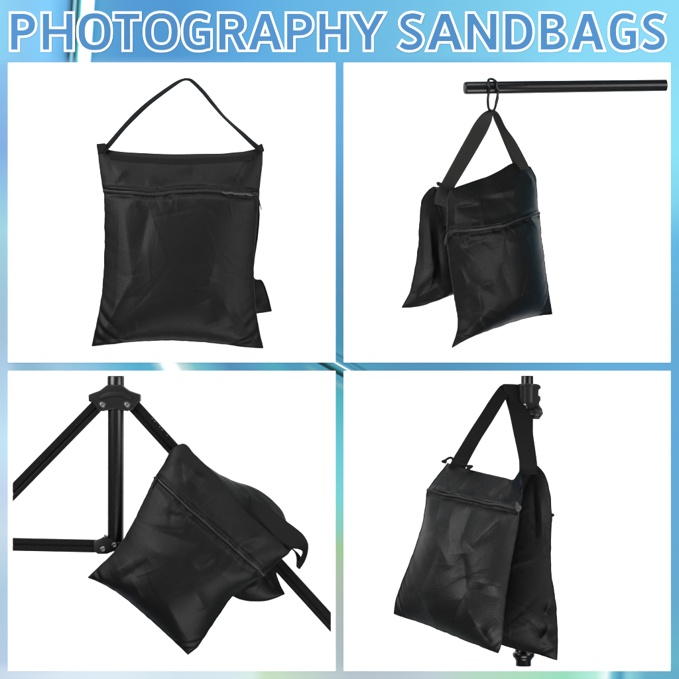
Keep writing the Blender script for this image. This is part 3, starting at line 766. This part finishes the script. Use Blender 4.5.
# ------------------------------------------------------------------ tripod stand and draped sandbag (lower left)
LD = 0.075
st = thing('tripod_stand', 'black metal tripod stand with slanted legs and a clamped centre post', 'tripod stand', P(116, 552, LD))
KC = S * (D - LD - OFF) / D
lathe_axis('post', P(115.7, 541.5, LD), P(115.9, 375.8, LD) - P(115.7, 541.5, LD), [(0, 8.0 * KC), (0.001, 8.2 * KC), (148 * KC, 8.2 * KC), (148 * KC, 8.5 * KC), (164.8 * KC, 8.5 * KC), (165.7 * KC, 8.0 * KC)], M['steel'], st, 48)
LEG = [(-.0125, -.007), (-.0115, -.0085), (.0115, -.0085), (.0125, -.007), (.0125, .0045), (.0092, .008), (.0050, .008), (.0042, .0045), (.0005, .0042), (-.0002, .008), (-.0092, .008), (-.0125, .0045)]
sweep('leg', P(13, 492, LD), P(99.5, 403.5, LD), LEG, M['steel'], st, cut0=P(13, 492, LD)[0])
sweep('leg', P(131, 402.5, LD), P(331, 622.4, LD), LEG, M['steel'], st, cut1=P(331, 622.4, LD)[0])
BR = [(-.0122, -.006), (.0122, -.006), (.0122, .0062), (.011, .0075), (.0012, .0075), (.0004, .0052), (-.0016, .0052), (-.0024, .0075), (-.011, .0075), (-.0122, .0062)]
sweep('brace', P(13, 544.2, LD), P(98, 546, LD), BR, M['steel'], st, cut0=P(13, 544, LD)[0])
collar = prism('collar', [(106.5, 386), (108.5, 384.5), (122.8, 384.5), (125.4, 387), (130, 390.4), (136, 392.6), (141.3, 394.2), (141.5, 401.2), (139.4, 402), (134.5, 409), (128.5, 411), (121, 409.5), (117, 408), (111, 409.5), (104.5, 411), (99, 410), (94, 402.4), (90, 401), (89.7, 394.4), (95, 392.4), (101, 390.2)],
       LD - .016, LD + .0175, M['plastic'], st, 0.003, 3)
prism('collar_lip', [(108, 391.5), (124.5, 391.5), (133, 396.5), (130.5, 399.5), (122, 396.2), (116, 395.4), (109, 396.2), (101, 399.5), (99, 396.5)], LD + .016, LD + .0205, M['plastic'], collar, 0.0015)
for bx in (102.6, 127.2):
    bo = lathe_axis('bolt', P(bx, 404.7, LD + .0168), (0, -1, 0), [(0, .0052), (.002, .0052), (.003, .0044), (.0032, .0036), (.0018, .0030), (.0016, .0006)], M['bolt'], collar, 24)
    lathe_axis('washer', P(bx, 404.7, LD + .0163), (0, -1, 0), [(0, .0072), (.0012, .0072), (.0016, .0066)], M['plastic'], collar, 28)
spider = prism('brace_bracket', [(95, 540), (101, 538), (106.5, 534.6), (108.5, 537), (118, 540.4), (124, 541), (124, 546), (116, 550), (108, 553), (99, 553.2), (95, 550)], LD - .014, LD + .015, M['plastic'], st, 0.0022)
lathe_axis('bolt', P(103, 549.2, LD + .0145), (0, -1, 0), [(0, .005), (.002, .005), (.0028, .004), (.0016, .003), (.0014, .0006)], M['bolt'], spider, 24)
lathe_axis('bolt', P(114.3, 545, LD + .0145), (0, -1, 0), [(0, .0045), (.002, .0045), (.0028, .0036), (.0016, .003), (.0014, .0006)], M['bolt'], spider, 24)
tube('retaining_clip', wcurve([(105.5, 541, LD + .012), (105, 537.5, LD + .014), (104.4, 534.4, LD + .015), (106.6, 535.4, LD + .014)], 14), 0.0011, M['bolt'], spider, ring=8)
# worn lettering band on the right leg
for k in range(7):
    s = k / 6; x = 152 + 15 * s; y = 419 + 17 * s
    if k in (2, 5): continue
    tube('worn_print', wcurve([(x - .5, y - 1.0, LD + .0084), (x + .9, y - .1, LD + .0084)], 4), 0.0004, M['print'], st, ring=5)

b3 = thing('sandbag', 'black sandbag lying draped at a slant over the right leg of the tripod stand', 'sandbag', P(190, 655, 0.1), 'black saddle sandbags')
ZIP3 = [(155.5, 477.5), (162, 484), (175, 496), (192, 511), (210, 527), (232, 546), (248, 561), (264, 575)]
front = Pouch('pouch', b3, M['nylon'],
    top=[(170.5, 451, .115), (175, 446.5, .118), (182.5, 443.5, .118), (188, 446, .118), (194.5, 454, .12), (206, 465, .12), (219, 478, .122), (242, 507, .125), (260, 523, .125), (276, 537, .122), (287, 543.5, .118), (292.5, 546, .115)],
    right=[(292.5, 546, .115), (288, 553.5, .125), (277, 562, .13), (263, 575, .135), (252, 581.5, .135), (242, 588, .13), (231, 597.5, .128), (220, 613, .125), (208, 631, .12), (198, 646, .115), (188, 654.5, .11)],
    bottom=[(88, 577.5, .10), (98, 581.5, .105), (110, 587.8, .11), (125, 598, .115), (142, 612, .118), (160, 628, .118), (176, 643, .115), (188, 654.5, .11)],
    left=[(170.5, 451, .115), (164, 464, .12), (155, 478, .125), (149, 490, .125), (140, 509, .125), (132, 525, .125), (122, 542, .12), (112, 554.5, .115), (100, 566, .108), (88, 577.5, .10)],
    thick=0.017, back=0.012, excess=0.011, seed=31, U=100, V=112, zips=[ZIP3], heavy=0.2, bend=0.10,
    folds=[((168, 462), (205, 492), 7, 5), ((180, 458), (184, 482), 5, -4), ((190, 470), (206, 480), 5, 5), ((165, 515), (215, 518), 7, -5), ((160, 500), (196, 524), 8, 5), ((215, 556), (196, 570), 9, -6), ((190, 580), (205, 610), 9, 5),
           ((130, 575), (142, 600), 8, 5), ((110, 575), (132, 560), 7, 4), ((145, 545), (180, 560), 9, 4), ((120, 580), (150, 560), 8, -4), ((262, 535), (232, 548), 7, 5), ((270, 545), (240, 556), 6, -4), ((165, 600), (188, 640), 8, 4), ((150, 530), (200, 545), 9, -5)])
rear = Pouch('pouch', b3, M['nylon'],
    top=[(186, 462, .034), (220, 490, .034), (255, 520, .034), (282, 546, .034)], right=[(282, 546, .034), (277, 560, .034), (276, 572, .034), (279.5, 584, .034), (284.5, 594, .034)],
    bottom=[(190, 560, .034), (215, 582, .034), (233, 596, .034), (246, 600.3, .034), (260, 601.2, .034), (272, 599, .034), (284.5, 594, .034)], left=[(186, 462, .034), (184, 510, .034), (190, 560, .034)],
    thick=0.012, back=0.012, excess=0.012, seed=33, U=56, V=60, folds=[((240, 592), (270, 580), 7, 4), ((262, 575), (276, 592), 5, -3)])
sheet('bridge', [(196, 461, .05), (206, 467, .05), (219, 476.5, .055), (236, 482, .058), (255, 488, .06), (267, 495.5, .06), (276, 503.5, .06), (283, 512, .06), (287, 523, .062), (290, 535, .07)],
      [(290, 535, .07), (291.5, 541, .095), (292.4, 546, .114)],
      [(182, 446, .114), (188, 449, .114), (194.5, 457, .115), (206, 468, .116), (219, 481, .118), (242, 510, .121), (260, 526, .121), (276, 540, .118), (292.4, 546, .114)], [(196, 461, .05), (188, 452, .085), (182, 446, .114)], M['nylon'], b3, U=80, V=40, bulge=0.004, seed=6, wr=0.0012)
zipper(front, ZIP3, b3, hw=0.0032, pull=((156, 478), [(155.4, 478), (153.8, 481), (152.8, 485), (151.6, 488)], 0.0013))
strap('handle_strap', [(232, 492, .055, 6.0, -5.2, .002 * HN), (250, 506, .105, 6.6, -5.8, .002 * HN), (264, 516, .118, 7.2, -6.6, .002 * HN), (277, 527, .122, 7.6, -7.4, .002 * HN), (288, 535, .126, 7.4, -7.4, .003 * HN), (297, 541.5, .132, 6.6, -6.6, .004 * HN), (303.4, 546.6, .136, 4.8, -3.0, .008 * HN),
    (305, 552.6, .132, 2.6, 0.2, .012 * HN), (302.4, 560, .122, 2.4, 0.9, .013 * HN), (299, 566.6, .112, 1.7, .8, .013 * HN), (297.8, 567.4, .10, 1.6, .8, .013 * HN), (299, 560, .092, 2.6, 1.2, .012 * HN), (296.6, 553, .09, 2.8, 1.6, .010 * HN), (288, 545.6, .088, 2.4, 1.4, .008 * HN)], M['web'], b3, th=0.002, rib=0.0005, pitch=0.0058)
prism('strap_tab', [(286, 541), (291.5, 543.6), (293, 546.6), (291.2, 550.4), (287, 552), (284, 546)], .108, .122, M['web'], b3, 0.0015)

# ------------------------------------------------------------------ upright pole and hung sandbag (lower right)
PD = 0.032
pole = thing('pole_stand', 'black upright pole with a screw clamp near its top and a ring at its foot', 'pole', P(524, 666, PD))
KP = S * (D - PD - OFF) / D
lathe_axis('upper_tube', P(527.2, 404, PD), P(527.2, 375.6, PD) - P(527.2, 404, PD), [(0, 6.3 * KP), (27.6 * KP, 6.3 * KP), (28.4 * KP, 5.8 * KP)], M['gloss'], pole, 40)
lathe_axis('lower_tube', P(523.4, 666, PD), P(526.6, 404, PD) - P(523.4, 666, PD), [(0, 7.4 * KP), (.001, 7.8 * KP), (8 * KP, 7.8 * KP), (8 * KP, 7.3 * KP), (262 * KP, 7.0 * KP)], M['gloss'], pole, 40)
lathe_axis('foot_ring', P(523.5, 660, PD), P(523.6, 648, PD) - P(523.5, 660, PD), [(0, 7.9 * KP), (.4 * KP, 8.6 * KP), (1.4 * KP, 8.8 * KP), (2.2 * KP, 9.6 * KP), (3.8 * KP, 10.9 * KP), (6 * KP, 11.2 * KP), (7.6 * KP, 10.6 * KP), (8.4 * KP, 9.0 * KP), (9.4 * KP, 8.8 * KP), (11 * KP, 8.6 * KP), (12 * KP, 7.6 * KP)], M['gloss'], pole, 48)
clamp = prism('clamp', [(518.4, 384.4), (537, 384), (538.8, 386), (538.4, 388.4), (536.6, 389), (536.4, 395), (538.4, 395.8), (538.6, 399.6), (537.4, 401), (537, 404), (540, 408), (541, 413), (537, 418.6), (527, 418), (525.6, 410), (524.6, 405), (519, 402.5), (518.4, 398)],
      PD - .014, PD + .05, M['plastic'], pole, 0.0024, 3)
lathe_axis('clamp_sleeve', P(527.8, 403, PD + .034), (0, 0, 1), [(0, 8.6 * KP), (.001, 9.4 * KP), (16.4 * KP, 9.4 * KP), (17 * KP, 10 * KP), (18.6 * KP, 10 * KP), (19.2 * KP, 9.2 * KP)], M['plastic'], clamp, 40)
lathe_axis('clamp_screw', P(526, 412.6, PD + .05), (1, 0, 0.02), [(0, 2.6 * KP), (.4 * KP, 3.2 * KP), (8 * KP, 3.2 * KP), (8.2 * KP, 4.8 * KP), (9 * KP, 5.6 * KP), (13 * KP, 5.7 * KP), (14.6 * KP, 5.0 * KP), (15 * KP, 3.6 * KP)], M['plastic'], clamp, 32)
lathe_axis('rivet', P(524.8, 404.6, PD + .0495), (0, -1, 0), [(0, .0022), (.001, .0020), (.0015, .001)], M['bolt'], clamp, 16)
lathe_axis('rivet', P(524.9, 416.2, PD + .0495), (0, -1, 0), [(0, .002), (.001, .0018), (.0015, .001)], M['bolt'], clamp, 16)

b4 = thing('sandbag', 'black sandbag hung by its wide handle from the clamp on the upright pole', 'sandbag', P(475, 655, 0.15), 'black saddle sandbags')
ZIP4 = [(427.5, 490), (436, 492.5), (448, 495), (462, 498), (478, 501.5), (495, 505), (508, 507.5), (519, 509.5)]
front = Pouch('pouch', b4, M['canvas'],
    top=[(448, 463, .145), (455, 465, .15), (463, 467.5, .16), (472, 470, .17), (484, 473, .19), (496, 476.5, .21), (506, 478.4, .225), (511.6, 480, .226), (512.8, 480.1, .225), (513.8, 479.2, .222), (517.4, 473.8, .195), (521, 468, .17)],
    right=[(521, 468, .17), (522, 485, .205), (521.5, 498, .245), (519.5, 510, .27), (516, 535, .275), (511, 562, .28), (506.5, 590, .278), (503.5, 615, .272), (502.5, 632, .266), (501, 645, .26), (498, 653, .255)],
    bottom=[(394, 613.5, .145), (403, 617, .15), (418, 621.5, .165), (440, 630, .19), (462, 639, .215), (480, 646, .235), (490, 650, .245), (498, 653, .255)],
    left=[(448, 463, .145), (441, 472, .142), (433, 482, .14), (427.5, 491, .14), (425.5, 505, .142), (423, 522, .145), (416, 545, .148), (408, 567, .15), (401, 585, .15), (396, 600, .148), (394, 613.5, .145)],
    thick=0.020, back=0.012, excess=0.012, seed=44, crease_h=.75, U=100, V=116, zips=[ZIP4], heavy=0.4, bend=0.12,
    folds=[((496, 502), (515, 477), 3.5, 5), ((505, 505), (520, 482), 5, -5), ((470, 474), (456, 494), 4, 3), ((484, 478), (474, 496), 4, -3), ((496, 482), (486, 500), 4, 3), ((440, 500), (435, 520), 6, -4),
           ((455, 502), (449, 530), 6, 4), ((472, 506), (458, 545), 7, -5), ((508, 512), (470, 548), 8, 8), ((462, 552), (466, 600), 10, -8), ((440, 545), (420, 590), 9, -5), ((430, 530), (452, 570), 9, 5),
           ((478, 582), (502, 588), 6, 5), ((474, 590), (500, 598), 6, -4), ((470, 580), (452, 622), 9, 5), ((500, 622), (482, 640), 5, 7), ((476, 625), (492, 645), 5, -7), ((468, 610), (486, 642), 6, 6), ((424, 600), (436, 624), 7, 5), ((410, 585), (428, 612), 7, -4)])
rear = Pouch('pouch', b4, M['nylon'],
    top=[(505, 490, .10), (515, 479, .105), (525, 469, .11), (537.5, 466, .115)],
    right=[(537.5, 466, .115), (543.5, 473, .12), (547.5, 483, .122), (550.5, 498, .124), (551.6, 520, .125), (550.6, 550, .125), (551.5, 575, .125), (555.5, 602, .122), (557, 625, .12), (557.5, 645, .118), (557, 660, .115)],
    bottom=[(470, 634, .075), (490, 640, .085), (504, 645.5, .09), (520, 649.5, .098), (535, 653, .105), (546, 656.8, .112), (557, 660, .115)],
    left=[(505, 490, .10), (495, 530, .085), (482, 585, .078), (470, 634, .075)],
    thick=0.016, back=0.010, excess=0.012, seed=52, U=70, V=100, heavy=0.3, bend=0.10,
    folds=[((545, 615), (552, 600), 4, 5), ((540, 640), (553, 625), 5, 5), ((530, 620), (546, 635), 5, -4), ((540, 500), (546, 560), 5, 4), ((533, 480), (536, 540), 5, -4)])
sheet('bridge', [(462, 484, .085), (480, 488, .09), (505, 491, .099), (525, 474, .109)], [(525, 474, .109), (524, 473, .14), (521, 471, .168)],
      [(448.4, 464, .143), (463, 468.5, .157), (472, 471, .167), (496, 477.5, .207), (506, 479.6, .223), (512.8, 481.4, .222), (517.4, 475.4, .193), (521, 471, .168)], [(462, 484, .085), (455, 473, .11), (448.4, 464, .143)], M['nylon'], b4, U=50, V=30, bulge=-0.008, seed=14)
sheet('end_gusset', [(521.2, 471, .168), (527, 468, .15), (537, 467, .117)], [(537, 467, .117), (540, 500, .105), (532, 540, .10)], [(505, 545, .15), (518, 548, .12), (532, 540, .10)], [(521.2, 471, .168), (518, 505, .17), (505, 545, .15)],
      M['nylon'], b4, U=40, V=60, bulge=-0.02, seed=18, wr=0.002)
zipper(front, ZIP4, b4, hw=0.0027, pull=((517, 508.5), [(517.5, 508.5), (518.4, 514), (518, 522), (517, 530)], 0.0012))
prism('zipper_end', [(515.5, 502.5), (517.4, 502), (518.6, 505), (521, 506), (521.2, 508.6), (519, 511.4), (516.4, 511), (515, 507)], .274, .281, M['teeth'], b4, 0.001)
strap('handle_strap', [(455.6, 471, .155, 7.4, 3.6, .002 * HN), (461, 460, .153, 6.8, 3.8, 0), (467.4, 448.6, .148, 6.2, 3.9, 0), (476, 434, .138, 5.9, 3.9, 0), (486, 418.5, .12, 5.8, 3.9, 0), (494.4, 405, .10, 5.6, 3.9, 0), (500.6, 395.4, .08, 5.4, 3.6, .001 * HN),
    (506, 389, .060, 6.4, 2.6, .001 * HN), (509.6, 385.8, .054, 7.6, 0.8, 0), (510.6, 384.8, .060, 8.2, 0.2, 0), (511.4, 387.6, .066, 8.2, .2, 0), (513, 397, .072, 8.2, .2, 0), (515.4, 404, .08, 8.8, .3, 0), (520, 415, .105, 10.4, .2, 0), (523, 432, .13, 9.9, 0, 0), (526.6, 452, .155, 9.2, 0, 0), (528.6, 466, .17, 8.9, 0, 0), (529, 474, .16, 8.8, 0, 0)],
    M['web'], b4, th=0.002)
tube('strap_loop', wcurve([(442, 461.4, .172), (445, 460.4, .174), (449, 458, .176), (452, 458, .176), (453.6, 461, .175), (458, 463.4, .176), (464, 465, .177), (471, 467, .178), (472.5, 465.6, .178)], 40), 0.0024, M['web'], b4, ring=8)
prism('strap_tab', [(441, 460.6), (444, 459.6), (447, 461), (446.4, 463.6), (442, 463)], .165, .172, M['web'], b4, 0.001)
prism('strap_tab', [(468, 464.6), (473, 465), (472.6, 467.4), (469, 470), (466, 469)], .176, .184, M['web'], b4, 0.001)
prism('label_tab', [(547.6, 514), (551, 513), (554, 513.4), (554.4, 516), (551, 517.4)], .118, .124, M['web'], b4, 0.001)


# ------------------------------------------------------------------ light, world, camera
w = bpy.data.worlds.new('World'); scene.world = w; w.use_nodes = True
bg = w.node_tree.nodes['Background']; bg.inputs['Color'].default_value = (1, 1, 1, 1); bg.inputs['Strength'].default_value = 0.06
def lamp(name, loc, target, size, energy):
    l = bpy.data.lights.new(name, 'AREA'); l.shape = 'SQUARE'; l.size = size; l.energy = energy
    o = bpy.data.objects.new(name, l); C.objects.link(o); o.location = loc
    o.rotation_euler = (Vector(target) - Vector(loc)).to_track_quat('-Z', 'Y').to_euler()
lamp('softbox_key', (-3.0, -2.7, 1.4), (0, -0.2, 0), 2.4, 285)
lamp('added_fill_side', (3.1, -2.9, 0.7), (0, -0.2, 0), 2.4, 200)  # added fill opposite the key, keeps bag shadows off the white panels
lamp('added_fill_top', (-0.2, -2.2, 3.3), (0, -0.2, 0), 2.2, 130)  # added overhead fill, so panels stay white where another lamp is blocked
lamp('added_fill_low', (0.5, -2.6, -3.0), (0, -0.2, -0.3), 2.2, 195)  # added fill from below, whitens the panels under the bags
cam = bpy.data.cameras.new('camera'); co = bpy.data.objects.new('camera', cam); C.objects.link(co)
co.location = (0, -D, 0); co.rotation_euler = (math.radians(90), 0, 0)
cam.sensor_width = 36; cam.lens = 36 * D / (679 * S); cam.clip_end = 100
scene.camera = co
scene.view_settings.view_transform = 'Standard'; scene.view_settings.look = 'None'
scene.view_settings.exposure = 0; scene.view_settings.gamma = 1
